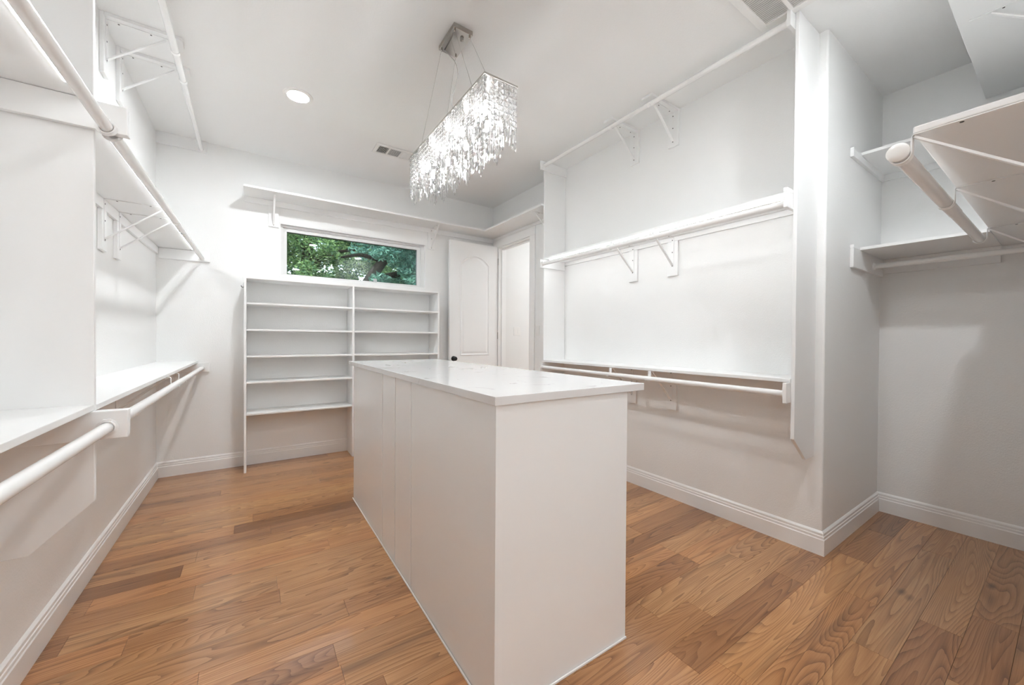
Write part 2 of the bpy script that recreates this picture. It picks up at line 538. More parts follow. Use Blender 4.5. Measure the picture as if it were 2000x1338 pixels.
def bracket(name, mapf, base, zt, zr, label, group, reach=PD, drop=0.24, board_bot=None, board_top=None, hook=True, ceil_board=False, strut_at=0.92, rr=RR):
    """steel shelf-and-rod bracket on a backing board; mapf(a, b, z): a out from the wall, b along it"""
    t = thing(name, base, label, 'bracket', group)
    o = BT if board_bot is not None else 0.001
    if board_bot is not None:
        s = MB()
        P = [mapf(0.0006, -0.0445, board_bot), mapf(BT, 0.0445, board_top)]
        s.box(min(P[0][0], P[1][0]), max(P[0][0], P[1][0]), min(P[0][1], P[1][1]), max(P[0][1], P[1][1]), board_bot, board_top, bev=0.0015)
        s.build('backing_board', SHELF, t)
    if ceil_board:
        P = [mapf(BT + 0.001, -0.0445, 0), mapf(0.352, 0.0445, 0)]
        MB().box(min(P[0][0], P[1][0]), max(P[0][0], P[1][0]), min(P[0][1], P[1][1]), max(P[0][1], P[1][1]), zt, zt + BT - 0.0006, bev=0.0015).build('ceiling_board', SHELF, t)
    th = 0.003
    za = zt - th / 2 - 0.0006
    path = [(o + th / 2, zt - drop), (o + th / 2, za - 0.004), (o + 0.006, za), (reach - 0.004, za)]
    if hook:
        R = rr + 0.003
        cxr = reach + R
        path += [(reach, za - 0.005), (reach, zr)]
        path += [(cxr - R * math.cos(k * math.pi / 8), zr - R * math.sin(k * math.pi / 8)) for k in range(1, 8)]
    MB().ribbon(path, 0.024, th, mapf).build('arm', METAL_W, t)
    # strut
    s0 = (o + 0.005, zt - drop + 0.014); s1 = (reach * strut_at, za - 0.005)
    MB().ribbon([s0, s1], 0.017, 0.006, mapf).build('strut', METAL_W, t)
    for zz in (zt - 0.028, zt - drop * 0.52, zt - drop + 0.006):
        a = mapf(o + th, 0, zz); b2 = mapf(o + th + 0.0022, 0, zz)
        MB().lathe([(0.0, -0.001), (0.0042, -0.001), (0.0042, 0.0012), (0.0, 0.0016)], a, Vector(b2) - Vector(a), 8).build('screw', SCREW, t)
    for aa in (0.07, reach * 0.7):
        a = mapf(aa, 0, za - th / 2)
        MB().lathe([(0.0, -0.001), (0.0045, -0.001), (0.0045, 0.0012), (0.0, 0.0016)], a, (0, 0, -1), 8).build('screw', SCREW, t)
    return t

def rod(name, A, B, label, group=None, flange=(True, True), cap=False, RR=RR):
    A = Vector(A); B = Vector(B); d = (B - A).normalized()
    t = thing(name, A, label, 'closet rod', group)
    MB().tube([A, A.lerp(B, 0.55)], RR, 20).build('tube', ROD, t, smooth='auto')
    MB().tube([A.lerp(B, 0.55), B], RR * 0.93, 20).build('inner_tube', ROD, t, smooth='auto')
    for f, P, dd in ((flange[0], A, d), (flange[1], B, -d)):
        if f:
            MB().lathe([(0.0, 0.0), (0.027, 0.0), (0.027, 0.003), (RR + 0.003, 0.004), (RR + 0.003, 0.011), (RR, 0.0112)], P, dd, 20).build('flange', METAL_W, t, smooth='auto')
            Q = P + dd * 0.006 + Vector((0, 0, RR + 0.005))
            MB().box(Q.x - 0.009, Q.x + 0.009, Q.y - 0.005, Q.y + 0.005, Q.z - 0.003, Q.z + 0.004, bev=0.001).build('flange_tab', METAL_W, t)
    if cap:
        MB().lathe([(0.0, -0.012), (0.011, -0.0115), (0.020, -0.009), (0.0258, -0.004), (0.0258, 0.001), (RR + 0.001, 0.003), (RR, 0.003)], A, d, 24).build('end_cap', PLASTIC, t, smooth='auto')
    return t

def led(name, x, y0, y1, z0, z1, label, group, flat=False):
    """light strip under a shelf running in y: base tape and a half-round diffuser"""
    t = thing(name, (x, y0, z0), label, 'light strip', group)
    MB().box(x - 0.008, x + 0.008, y0, y1, z0 - 0.0022, z0 - 0.0002, z0b=z1 - 0.0022, z1b=z1 - 0.0002).build('tape', PLASTIC, t)
    if flat:
        s = MB()
        v = [s.bm.verts.new(p) for p in ((x - 0.0035, y0 + 0.004, z0 - 0.0026), (x + 0.0035, y0 + 0.004, z0 - 0.0026), (x + 0.0035, y1 - 0.004, z1 - 0.0026), (x - 0.0035, y1 - 0.004, z1 - 0.0026))]
        v2 = [s.bm.verts.new(q.co - Vector((0, 0, 0.0022))) for q in v]
        s.bm.faces.new(v2)
        for i in range(4): s.bm.faces.new((v[i], v[(i + 1) % 4], v2[(i + 1) % 4], v2[i]))
        s.build('diffuser', LED_FLAT, t)
        return t
    s = MB()
    prof = [(0.0065 * math.cos(k * math.pi / 6), -0.0065 * math.sin(k * math.pi / 6)) for k in range(7)]
    A = [s.bm.verts.new((x + p, y0 + 0.004, z0 - 0.0024 + q)) for p, q in prof]
    B = [s.bm.verts.new((x + p, y1 - 0.004, z1 - 0.0024 + q)) for p, q in prof]
    for i in range(6): s.bm.faces.new((A[i], A[i + 1], B[i + 1], B[i]))
    s.bm.faces.new(A); s.bm.faces.new(B[::-1]); s.bm.faces.new((A[0], B[0], B[6], A[6]))
    s.build('diffuser', LED, t)
    return t

def end_panel(name, fx, wx, y0, y1, zc_, z0, cut, label):
    """tall board standing out from a wall at wx, front edge at fx, bottom front corner cut"""
    sg = 1 if fx > wx else -1
    w0 = wx + sg * 0.0006
    poly = [(w0, z0), (wx + sg * cut, z0), (fx, zc_), (fx, ZC - 0.0008), (w0, ZC - 0.0008)]
    o = MB().prism(poly, lambda p, q, t: (p, t, q), y0, y1, bev=0.0015).build(name, SHELF)
    return tag(o, label, 'panel')

def sbox(parent, name, x0, x1, y0, y1, z0, z1, bev=0.002, material=None, **k):
    return MB().box(min(x0, x1), max(x0, x1), min(y0, y1), max(y0, y1), z0, z1, bev=bev, **k).build(name, material or SHELF, parent)

# ---- left wall -------------------------------------------------------
LP0, LP1 = 1.7632, 1.7822
LFX = XL + PD
end_panel('end_panel', LFX, XL, LP0, LP1, 0.722, 0.586, 0.147, 'tall white end panel on the left wall, bottom corner cut at an angle')
mapL = lambda y: (lambda a, b, z: (XL + a, y + b, z))
g = 0.0006
# low bays
t = thing('shelf', (XL, 0.6, 1.0), 'nearest low shelf at the left edge of the photo, before the end panel', 'shelf')
sbox(t, 'board', XL + g, LFX - 0.001, -0.7, LP0 - g, 1.0125, 1.0315)
sbox(t, 'end_cleat', XL + 0.021, -0.338, LP0 - g - BT, LP0 - g, 0.921, 1.0105)
sbox(t, 'ledger', XL + g, XL + BT, -0.7, LP0 - g, 0.925, 1.012)
rod('hanging_rod', (-0.385, -0.7, 0.958), (-0.385, LP0 - g - BT, 0.958), 'thick white rod at the left edge below the nearest low shelf', flange=(False, True))
t = thing('shelf', (XL, 3.2, 1.0), 'low white shelf on the left wall running back to the window wall corner', 'shelf')
sbox(t, 'board', XL + g, LFX, LP1 + g, YB - g, 1.0105, 1.0295)
sbox(t, 'end_cleat', XL + 0.021, -0.342, LP1 + g, LP1 + g + BT, 0.922, 1.0085)
sbox(t, 'end_cleat', XL + 0.021, -0.332, YB - g - BT, YB - g, 0.926, 1.0095)
sbox(t, 'ledger', XL + g, XL + BT, LP1 + g, YB - g, 0.922, 1.010)
rod('hanging_rod', (-0.387, LP1 + g + BT, 0.957), (-0.387, YB - g - BT, 0.962), 'white rod under the low left shelf, reaching the window wall')
for i, (yy, lb) in enumerate(((3.06, 'nearer of two brackets hooking the low left rod under its shelf'), (3.36, 'farther of two brackets hooking the low left rod under its shelf'))):
    bracket('shelf_bracket', mapL(yy), (XL, yy, 0.70), 1.0100, 0.960, lb, 'brackets of the low left shelf', reach=0.298)
# lit bays
zn = 1.993
t = thing('shelf', (XL, 0.6, zn), 'nearest high shelf at the top left edge with a light strip below', 'shelf')
sbox(t, 'board', XL + g, LFX, -0.7, LP0 - g, zn, zn + BT)
sbox(t, 'end_cleat', XL + 0.021, -0.338, LP0 - g - BT, LP0 - g, 1.904, zn - 0.001)
sbox(t, 'ledger', XL + g, XL + BT, -0.7, LP0 - g, 1.906, zn - 0.0005)
rod('hanging_rod', (-0.385, -0.7, 1.915), (-0.385, LP0 - g - BT, 1.915), 'thick white rod crossing the top left corner, ending at the end panel', flange=(False, True))
led('light_strip', -0.450, -0.65, LP0 - 0.10, zn, zn, 'glowing light strip under the nearest high left shelf', 'shelf light strips', flat=True)
za, zb = 2.001, 2.040
t = thing('shelf', (XL, 3.2, za), 'high lit shelf on the left wall beyond the end panel', 'shelf')
sbox(t, 'board', XL + g, LFX, LP1 + g, YB - g, za, za + BT, z0b=zb, z1b=zb + BT)
sbox(t, 'end_cleat', XL + 0.021, -0.341, LP1 + g, LP1 + g + BT, 1.914, za - 0.001)
sbox(t, 'end_cleat', XL + 0.021, -0.328, YB - g - BT, YB - g, 1.944, zb - 0.002)
sbox(t, 'ledger', XL + g, XL + BT, LP1 + g, YB - g, za - 0.062, za - 0.001, z0b=zb - 0.062, z1b=zb - 0.001)
rod('hanging_rod', (-0.385, LP1 + g + BT, 1.922), (-0.385, YB - g - BT, 1.975), 'white rod under the high lit left shelf beyond the end panel')
led('light_strip', -0.448, LP1 + 0.05, YB - 0.09, za, zb, 'glowing light strip under the high left shelf beyond the end panel', 'shelf light strips', flat=True)
for yy, lb in ((3.06, 'nearer of two triangular brackets under the high lit left shelf'), (3.355, 'farther of two triangular brackets under the high lit left shelf')):
    zt = za + (zb - za) * (yy - LP1) / (YB - LP1)
    bracket('shelf_bracket', mapL(yy), (XL, yy, 1.73), zt - 0.0005, zt - 0.072, lb, 'brackets of the high lit left shelf', reach=0.30, drop=0.235, board_bot=1.73, board_top=zt - 0.064)
# ceiling rod
rod('hanging_rod', (-0.390, LP1 + g, 2.992), (-0.390, YB - g - BT, 2.975), 'white rod just below the ceiling on the left side')
for yy, lb in ((3.10, 'nearer of two ceiling brackets holding the topmost left rod'), (3.417, 'farther of two ceiling brackets holding the topmost left rod')):
    bracket('shelf_bracket', mapL(yy), (XL, yy, 2.724), ZC - BT, 2.986, lb, 'ceiling brackets of the left rod', reach=0.295, drop=0.235, board_bot=2.724, board_top=ZC - 0.001, ceil_board=True)
o = MB().box(XL + g, -0.350, YB - g - BT, YB - g, 2.955, ZC - 0.001, bev=0.0015).build('rod_end_board', SHELF)
tag(o, 'white board on the window wall taking the topmost left rod end', 'board')

# ---- right wall bay ---------------------------------------------------
RP0, RP1 = 0.877, 0.896
FP0, FP1 = 3.0834, 3.1024
RFX = XR - PD
end_panel('end_panel', RFX, XR, RP0, RP1, 0.706, 0.567, 0.119, 'tall white end panel beside the alcove corner, bottom corner cut at an angle')
end_panel('end_panel', RFX, XR, FP0, FP1, 0.706, 0.567, 0.119, 'tall white end panel between the doorway and the lit shelf bay')
mapR = lambda y: (lambda a, b, z: (XR - a, y + b, z))
ya, yb = RP1 + g, FP0 - g
t = thing('shelf', (XR, 2.0, 2.06), 'lit white shelf across the right wall bay above the island', 'shelf')
sbox(t, 'board', XR - 0.298, XR - g, ya, yb, 2.064, 2.083)
sbox(t, 'end_cleat', 2.400, XR - 0.021, ya, ya + BT, 1.978, 2.063)
sbox(t, 'end_cleat', 2.408, XR - 0.021, yb - BT, yb, 1.978, 2.063)
sbox(t, 'ledger', XR - BT, XR - g, ya, yb, 2.028, 2.063)
# cleat noses in front of the board edge
sbox(t, 'cleat_nose', 2.400, XR - 0.299, ya, ya + BT, 2.0635, 2.086)
rod('hanging_rod', (2.440, ya + BT, 2.006), (2.440, yb - BT, 2.015), 'white rod under the lit shelf on the right wall')
led('light_strip', XR - 0.262, ya + 0.022, yb - 0.06, 2.064, 2.064, 'glowing light strip under the shelf on the right wall', 'shelf light strips')
for yy, lb in ((1.806, 'triangular bracket under the lit right shelf, nearer to the alcove'), (2.186, 'triangular bracket under the lit right shelf, nearer to the door')):
    bracket('shelf_bracket', mapR(yy), (XR, yy, 1.757), 2.0635, 2.0105, lb, 'brackets of the lit right shelf', reach=0.298, drop=0.235, board_bot=1.757, board_top=2.027)
t = thing('shelf', (XR, 2.0, 1.02), 'low white shelf across the right wall just above the countertop', 'shelf')
sbox(t, 'board', XR - 0.292, XR - g, ya, yb, 1.0195, 1.0395)
sbox(t, 'end_cleat', 2.417, XR - 0.021, ya, ya + BT, 0.908, 1.0185)
sbox(t, 'end_cleat', 2.417, XR - 0.021, yb - BT, yb, 0.915, 1.0185)
sbox(t, 'ledger', XR - BT, XR - g, ya, yb, 0.93, 1.019)
rod('hanging_rod', (2.449, ya + BT, 0.957), (2.449, yb - BT, 0.968), 'white rod below the low right shelf behind the countertop')
for yy, lb in ((1.806, 'bracket under the low right shelf, nearer to the alcove'), (2.186, 'bracket under the low right shelf, half behind the countertop corner')):
    bracket('shelf_bracket', mapR(yy), (XR, yy, 0.70), 1.0190, 0.9625, lb, 'brackets of the low right shelf', reach=0.292, drop=0.25, board_bot=0.700, board_top=0.929)
rod('hanging_rod', (2.450, ya + BT, 3.004), (2.450, yb - BT, 3.010), 'white rod just below the ceiling over the right shelf bay')
for yy, lb in ((1.812, 'ceiling bracket of the right rod, nearer to the alcove'), (2.184, 'ceiling bracket of the right rod, nearer to the door')):
    bracket('shelf_bracket', mapR(yy), (XR, yy, 2.776), ZC - BT, 3.006, lb, 'ceiling brackets of the right rod', reach=0.292, drop=0.235, board_bot=2.776, board_top=ZC - 0.001, ceil_board=True)
for y0_, lb in ((ya, 'white board under the ceiling grille holding the right ceiling rod'), (yb - BT, 'white board by the chandelier end holding the right ceiling rod')):
    o = MB().box(2.412, XR - 0.001, y0_, y0_ + BT, 2.965, ZC - 0.001, bev=0.0015).build('rod_end_board', SHELF)
    tag(o, lb, 'board', 'end boards of the right ceiling rod')

# ---- shelf over window and door ---------------------------------------
bz = 2.6412
t = thing('shelf', (1.5, YB, bz - BT), 'long corner shelf running above the window and over the door', 'shelf')
BSD = 0.309
sbox(t, 'board', -0.069, XR - g, YB - BSD, YB - g, bz - BT, bz)
sbox(t, 'return_board', XR - BSD, XR - g, FP1 + g, YB - BSD - 0.0005, bz - BT, bz)
sbox(t, 'ledger', -0.069, XR - g, YB - BT, YB - g, bz - 0.075, bz - BT - 0.0005)
sbox(t, 'ledger', XR - BT, XR - g, FP1 + g, YB - BT - 0.001, bz - 0.055, bz - BT - 0.0005)
mapB = lambda x: (lambda a, b, z: (x + b, YB - a, z))
for xx, lb in ((0.176, 'bracket left of the window under the corner shelf'), (1.850, 'bracket right of the window under the corner shelf')):
    bracket('shelf_bracket', mapB(xx), (xx, YB, 2.36), bz - BT, 0, lb, 'brackets beside the window', reach=0.27, drop=0.25, board_bot=2.362, board_top=bz - 0.076, hook=False)
bracket('shelf_bracket', mapR(3.30), (XR, 3.30, 2.37), bz - BT, 0, 'bracket under the corner shelf between doorway and end panel', None, reach=0.27, drop=0.23, hook=False)

# ---- alcove ------------------------------------------------------------
az = 1.868
ax0 = XR2 - 0.545
t = thing('shelf', (XR2, 0.55, az - BT), 'lower white shelf along the alcove wall, right of the corner', 'shelf')
sbox(t, 'board', ax0, XR2 - g, 0.279, YC - g, az - BT, az)
sbox(t, 'end_cleat', 3.174, XR2 - 0.02, YC - g - BT, YC - g, 1.725, az - BT - 0.0005)
sbox(t, 'cleat_nose', 3.174, ax0 - 0.0006, YC - g - BT, YC - g, az - BT, az + 0.002)
sbox(t, 'ledger', XR2 - BT, XR2 - g, 0.279, YC - g, 1.745, az - BT - 0.0005)
rod('hanging_rod', (3.600, YC - g - BT, 1.775), (3.600, FW + 0.001, 1.775), 'white rod under the lower alcove shelf')
t = thing('shelf', (XR2, 0.4, 2.47), 'upper white shelf along the alcove wall near the ceiling', 'shelf')
sbox(t, 'board', ax0, XR2 - g, FW + g, YC - g, 2.468, 2.487)
sbox(t, 'end_cleat', 3.150, XR2 - 0.02, YC - g - BT, YC - g, 2.424, 2.4675)
sbox(t, 'cleat_nose', 3.150, ax0 - 0.0006, YC - g - BT, YC - g, 2.468, 2.482)
sbox(t, 'ledger', XR2 - BT, XR2 - g, FW + g, YC - g, 2.424, 2.4675)
fx0, fys = 1.574, 0.276
t = thing('shelf', (2.6, FW, az - BT), 'near right shelf with a free end and a capped rod in front', 'shelf')
sbox(t, 'board', fx0, XR2 - g, FW + g, fys, az - BT, az, bev=0.003)
mapF = lambda x: (lambda a, b, z: (x + b, FW + a, z))
for xx, lb in ((1.587, 'bracket at the free end of the near right shelf, beside the rod cap'), (2.262, 'middle bracket under the near right shelf'), (3.185, 'bracket of the near right shelf deepest in the alcove')):
    bracket('shelf_bracket', mapF(xx), (xx, FW, 1.60), az - BT, 1.798, lb, 'brackets of the near right shelf', reach=fys - FW + 0.003, drop=0.26, strut_at=0.985, rr=0.0210)
rod('hanging_rod', (1.556, fys + 0.003 + 0.024, 1.800), (3.215, fys + 0.003 + 0.024, 1.796), 'white rod with a round end cap at the near right shelf', flange=(False, False), cap=True, RR=0.0210)
t = thing('shelf', (2.6, FW, 2.79), 'topmost right shelf in the upper right corner, below the ceiling', 'shelf')
sbox(t, 'board', 2.48, XR2 - g, FW + g, 0.352, 2.792, 2.811)
bracket('shelf_bracket', mapF(2.857), (2.857, FW, 2.55), 2.792, 0, 'bracket under the topmost right shelf in the upper right corner', None, reach=0.352, drop=0.26, hook=False, strut_at=0.80)

# ------------------------------------------------------------------ bookcase
bx0, bx1, byf, btop = -0.065, 1.8486, 4.284, 1.810
yk = YB - 0.001
t = thing('bookcase', (0.9, 4.42, 0), 'white open shoe shelving unit below the window, in two columns', 'bookcase')
side = [(byf, 0.0), (YB - 0.018, 0.0), (YB - 0.018, BH + 0.001), (yk, BH + 0.001), (yk, btop - BT), (byf, btop - BT)]
for x0 in (bx0, 0.872, bx1 - BT):
    n = 'divider' if x0 == 0.872 else 'side_panel'
    MB().prism(side, lambda p, q, s_: (s_, p, q), x0, x0 + BT, bev=0.001).build(n, SHELF, t)
sbox(t, 'top', bx0, bx1, byf, yk, btop - BT + 0.0004, btop)
for zz in (1.573, 1.327, 1.080, 0.838, 0.545):
    for a, b_ in ((bx0 + BT + g, 0.872 - g), (0.872 + BT + g, bx1 - BT - g)):
        sbox(t, 'shelf', a, b_, byf + 0.001, yk, zz - 0.018, zz, bev=0.004)
hp = MB().box(bx0 - 0.003, bx0 - 0.0004, 4.395, 4.415, 1.70, 1.735, bev=0.0008).build('hook_plate', METAL_W, t)
MB().tube([(bx0 - 0.003, 4.405, 1.722), (bx0 - 0.016, 4.405, 1.720), (bx0 - 0.022, 4.405, 1.728), (bx0 - 0.022, 4.405, 1.736)], 0.0028, 8).build('hook', SCREW, hp, smooth=True)

# ------------------------------------------------------------------ island
ix0, ix1, iy0, iy1 = 0.6545, 1.2986, 1.056, 3.1635
cz, ct = 1.0647, 0.0293
t = thing('island_cabinet', (0.97, 2.1, 0), 'tall white cabinet island in the middle of the room', 'cabinet')
sbox(t, 'carcass', ix0 + 0.008, ix1, iy0 + 0.006, iy1, 0.0, cz - ct - 0.0004, bev=0.001, material=CAB)
ys = [iy0 + 0.0005, 1.856, 2.116, 2.367, iy1]
for a, b_ in zip(ys, ys[1:]):
    sbox(t, 'side_panel', ix0, ix0 + 0.0078, a + 0.0045, b_ - 0.0045, 0.0005, cz - ct - 0.0006, bev=0.001, material=CAB)
for yy in ys[1:-1]:
    sbox(t, 'batten', ix0 - 0.003, ix0 + 0.0078, yy - 0.0029, yy + 0.0029, 0.0005, cz - ct - 0.0006, bev=0.0025, material=CAB)
sbox(t, 'corner_post', ix0 - 0.001, ix0 + 0.027, iy0 - 0.0005, iy0 + 0.0058, 0.0005, cz - ct - 0.0006, bev=0.001, material=CAB)
sbox(t, 'end_panel', ix0 + 0.0275, ix1, iy0 + 0.0012, iy0 + 0.0058, 0.0005, cz - ct - 0.0006, bev=0.0008, material=CAB)
for nm, b_ in (('shoe_strip', (ix0 - 0.008, ix0 - 0.0032, iy0 - 0.006, iy1)), ('shoe_strip', (ix0 - 0.003, ix1, iy0 - 0.006, iy0 - 0.0008))):
    sbox(t, nm, *b_, 0.0005, 0.009, bev=0.0015, material=TRIM)
o = MB().box(0.6432, 1.394, 1.046, 3.2925, cz - ct, cz, bev=0.002).build('countertop', QUARTZ)
tag(o, 'polished white quartz countertop with faint brown veins on the island', 'countertop')

# ------------------------------------------------------------------ window
w = struct(thing('window_1', (1.0, YB + 0.05, WZ0), 'long narrow fixed window high on the back wall', None))
gx0, gx1, gz0, gz1 = 0.2965, 1.694, 1.9113, 2.3495
def frame(parent, name, x0, x1, z0, z1, xi0, xi1, zi0, zi1, y0, y1, material, bev=0.002):
    """four mitre-free bars around a rectangle"""
    for a in ((x0, x1, z0, zi0), (x0, x1, zi1, z1), (x0, xi0, zi0, zi1), (xi1, x1, zi0, zi1)):
        sbox(parent, name, a[0], a[1], y0, y1, a[2], a[3], bev=bev, material=material)
# painted liner, outer frame, sash
frame(w, 'liner', WX0 + g, WX1 - g, WZ0 + g, WZ1 - g, WX0 + 0.012, WX1 - 0.012, WZ0 + 0.012, WZ1 - 0.012, YB + 0.001, YB + 0.138, TRIM, 0.001)
frame(w, 'outer_frame', WX0 + 0.0125, WX1 - 0.0125, WZ0 + 0.0125, WZ1 - 0.0125, 0.262, 1.735, WZ0 + 0.034, 2.386, YB + 0.045, YB + 0.125, VINYL)
frame(w, 'sash', 0.2622, 1.7348, WZ0 + 0.0342, 2.3858, gx0, gx1, gz0, gz1, YB + 0.062, YB + 0.110, VINYL)
frame(w, 'gasket', gx0 + 0.0002, gx1 - 0.0002, gz0 + 0.0002, gz1 - 0.0002, gx0 + 0.003, gx1 - 0.004, gz0 + 0.0035, gz1 - 0.006, YB + 0.081, YB + 0.095, GASKET, 0.0)
MB().box(gx0 + 0.001, gx1 - 0.001, YB + 0.086, YB + 0.090, gz0 + 0.001, gz1 - 0.001).build('pane', GLASS, w)
lt = sbox(w, 'latch', 1.167, 1.207, YB + 0.052, YB + 0.0615, 1.893, 1.945, bev=0.002, material=SILVER)

# ------------------------------------------------------------------ door
d = struct(thing('door_1', (XR, DY1, 0.01), 'white arched-panel door standing open against the window wall', None))
dx0, dx1, dy0, dy1, dzt = 2.046, XR - 0.006, 4.432, 4.467, 2.494
sbox(d, 'slab', dx0, dx1, dy0, dy1, 0.010, dzt, bev=0.0015, material=TRIM)
def arch_loop(x0, x1, z0, z1, rise, ins):
    x0 += ins; x1 -= ins; z0 += ins; z1 -= ins
    pts = [(x0, z0), (x1, z0)]
    n = 14
    for k in range(n + 1):
        f = k / n
        pts.append((x1 + (x0 - x1) * f, z1 - rise * (2 * f - 1) ** 2))
    return pts
def moulding(x0, x1, z0, z1, rise):
    steps = [(0.0, 0.0), (0.005, 0.0075), (0.013, 0.0075), (0.021, 0.0008), (0.030, 0.0008), (0.052, 0.0065)]
    s = MB()
    loops = [[s.bm.verts.new((p, dy0 - 0.0003 - h, q)) for p, q in arch_loop(x0, x1, z0, z1, rise, i)] for i, h in steps]
    n = len(loops[0])
    for A, B in zip(loops, loops[1:]):
        for k in range(n):
            s.bm.faces.new((A[k], A[(k + 1) % n], B[(k + 1) % n], B[k]))
    s.bm.faces.new(loops[-1])
    return s.build('raised_panel', TRIM, d)
moulding(2.195, 2.625, 1.035, 2.335, 0.105)
moulding(2.195, 2.625, 0.190, 0.880, 0.0)
kn = MB().lathe([(0.0, 0.0), (0.032, 0.0), (0.032, 0.006), (0.012, 0.010), (0.011, 0.030), (0.022, 0.036), (0.028, 0.048), (0.026, 0.058), (0.016, 0.064), (0.0, 0.066)], (2.105, dy0 - 0.0002, 1.000), (0, -1, 0), 24).build('knob', BLACK, d, smooth='auto')
for zz in (0.25, 1.25, 2.25):
    MB().tube([(XR - 0.003, dy0 - 0.004, zz), (XR - 0.003, dy0 - 0.004, zz + 0.09)], 0.0045, 10).build('hinge', STEEL, d, smooth='auto')
# casing and jamb
tr = struct(thing('trim_1', (XR, (DY0 + DY1) / 2, 0), 'white casing around the doorway', None))
CW, CTK = 0.098, 0.018
sbox(tr, 'casing', XR - CTK, XR - g, DY0 - CW, DY0 + 0.004, 0.0005, DZ - 0.0045, material=TRIM, bev=0.003)
sbox(tr, 'casing', XR - CTK, XR - g, DY0 - CW, DY1 + CW - 0.002, DZ - 0.004, bz - 0.0565, material=TRIM, bev=0.003)
sbox(tr, 'casing', XR - CTK, XR - g, DY1 + 0.037, DY1 + CW - 0.002, 0.0005, DZ - 0.0045, material=TRIM, bev=0.003)
sbox(tr, 'jamb', XR + g, XR + 0.1194, DY0 + g, DY0 + 0.016, 0.0, DZ - 0.0165, material=TRIM)
sbox(tr, 'jamb', XR + g, XR + 0.1194, DY1 - 0.016, DY1 - g, 0.0, DZ - 0.0165, material=TRIM)
sbox(tr, 'head_jamb', XR + g, XR + 0.1194, DY0 + g, DY1 - g, DZ - 0.016, DZ - g, material=TRIM)
sbox(tr, 'door_stop', XR + 0.045, XR + 0.08, DY1 - 0.028, DY1 - 0.0165, 0.0, DZ - 0.03, material=TRIM)
sbox(tr, 'door_stop', XR + 0.045, XR + 0.08, DY0 + 0.017, DY1 - 0.017, DZ - 0.029, DZ - 0.0165, material=TRIM)

# switches
t = thing('light_switch', (3.10, 4.462, 1.305), 'double rocker switch on the bright hall wall beyond the doorway', 'light switch')
sbox(t, 'plate', 3.043, 3.160, 4.4565, 4.4615, 1.303, 1.421, bev=0.002, material=PLASTIC)
for xx in (3.078, 3.124):
    sbox(t, 'rocker', xx - 0.0165, xx + 0.0165, 4.4535, 4.4563, 1.328, 1.396, bev=0.001, material=PLASTIC)
t = thing('light_switch', (XR, 3.548, 1.29), 'single rocker switch on the wall strip between casing and end panel', 'light switch')
sbox(t, 'plate', XR - 0.0055, XR - g, 3.512, 3.584, 1.292, 1.410, bev=0.002, material=PLASTIC)
sbox(t, 'rocker', XR - 0.0085, XR - 0.0057, 3.5315, 3.5645, 1.317, 1.385, bev=0.001, material=PLASTIC)

# ------------------------------------------------------------------ ceiling fittings
def downlight(x, y, label, lens=None):
    t = thing('downlight', (x, y, ZC - 0.012), label, 'ceiling light', 'recessed ceiling lights')
    MB().lathe([(0.100, 0.0), (0.098, 0.006), (0.090, 0.009), (0.072, 0.0085), (0.068, 0.004), (0.068, 0.0003), (0.100, 0.0003), (0.100, 0.0)], (x, y, ZC - 0.0004), (0, 0, -1), 40).build('trim_ring', PLASTIC, t, smooth='auto')
    MB().lathe([(0.0675, 0.001), (0.0675, 0.0045), (0.0, 0.0046)], (x, y, ZC - 0.0004), (0, 0, -1), 28).build('lens', lens or LENS, t)
    return t
downlight(0.282, 3.291, 'round recessed ceiling light glowing white left of the chandelier')
downlight(0.98, 0.93, 'round recessed ceiling light just before the island, outside the photo', LENS_LOW)
downlight(1.98, 0.12, 'round recessed ceiling light beside the return grille, outside the photo', LENS_DIM)
downlight(-0.15, -2.3, 'added unseen fill light in the ceiling far behind the camera, left of its pair', LENS_FILL)  # invented lamp, added as soft frontal fill for the room
downlight(0.95, -2.3, 'added unseen fill light in the ceiling far behind the camera, right of its pair', LENS_FILL)  # second invented lamp of the frontal fill pair
downlight(4.15, 3.6, 'added unseen fill light in the hall ceiling, nearer to the doorway', LENS_DIM)  # invented lamp, added to brighten the hall wall
downlight(5.1, 3.6, 'added unseen fill light in the hall ceiling, farther from the doorway', LENS_DIM)  # second invented lamp brightening the hall

# supply register
t = thing('ceiling_vent', (1.14, 3.75, ZC - 0.01), 'white three-section air vent in the ceiling beside the chandelier', 'vent')
vx0, vx1, vy0, vy1 = 0.952, 1.335, 3.646, 3.852
zt = ZC - 0.0006
sbox(t, 'backing', vx0 + 0.02, vx1 - 0.02, vy0 + 0.02, vy1 - 0.02, zt - 0.002, zt, bev=0, material=DARK)
for a in ((vx0, vx1, vy0, vy0 + 0.035), (vx0, vx1, vy1 - 0.035, vy1), (vx0, vx0 + 0.032, vy0 + 0.0352, vy1 - 0.0352), (vx1 - 0.032, vx1, vy0 + 0.0352, vy1 - 0.0352), (1.073, 1.090, vy0 + 0.0352, vy1 - 0.0352), (1.192, 1.209, vy0 + 0.0352, vy1 - 0.0352)):
    sbox(t, 'frame_bar', a[0], a[1], a[2], a[3], zt - 0.010, zt - 0.0022, bev=0.0015, material=PLASTIC)
def slat(parent, P, half, ang, axis, hw=0.0055):
    """thin tilted slat centred at P; axis 'x' or 'y' gives its long direction"""
    s = MB()
    c, sn = math.cos(ang) * hw, math.sin(ang) * hw
    th = 0.0006
    q = [(-c, -sn - th), (c, sn - th), (c, sn + th), (-c, -sn + th)]
    f = (lambda p, z, l: (P[0] + p, P[1] + l, P[2] + z)) if axis == 'y' else (lambda p, z, l: (P[0] + l, P[1] + p, P[2] + z))
    s.prism(q, f, -half, half)
    return s.build('slat', PLASTIC, parent)
ym = (vy0 + vy1) / 2
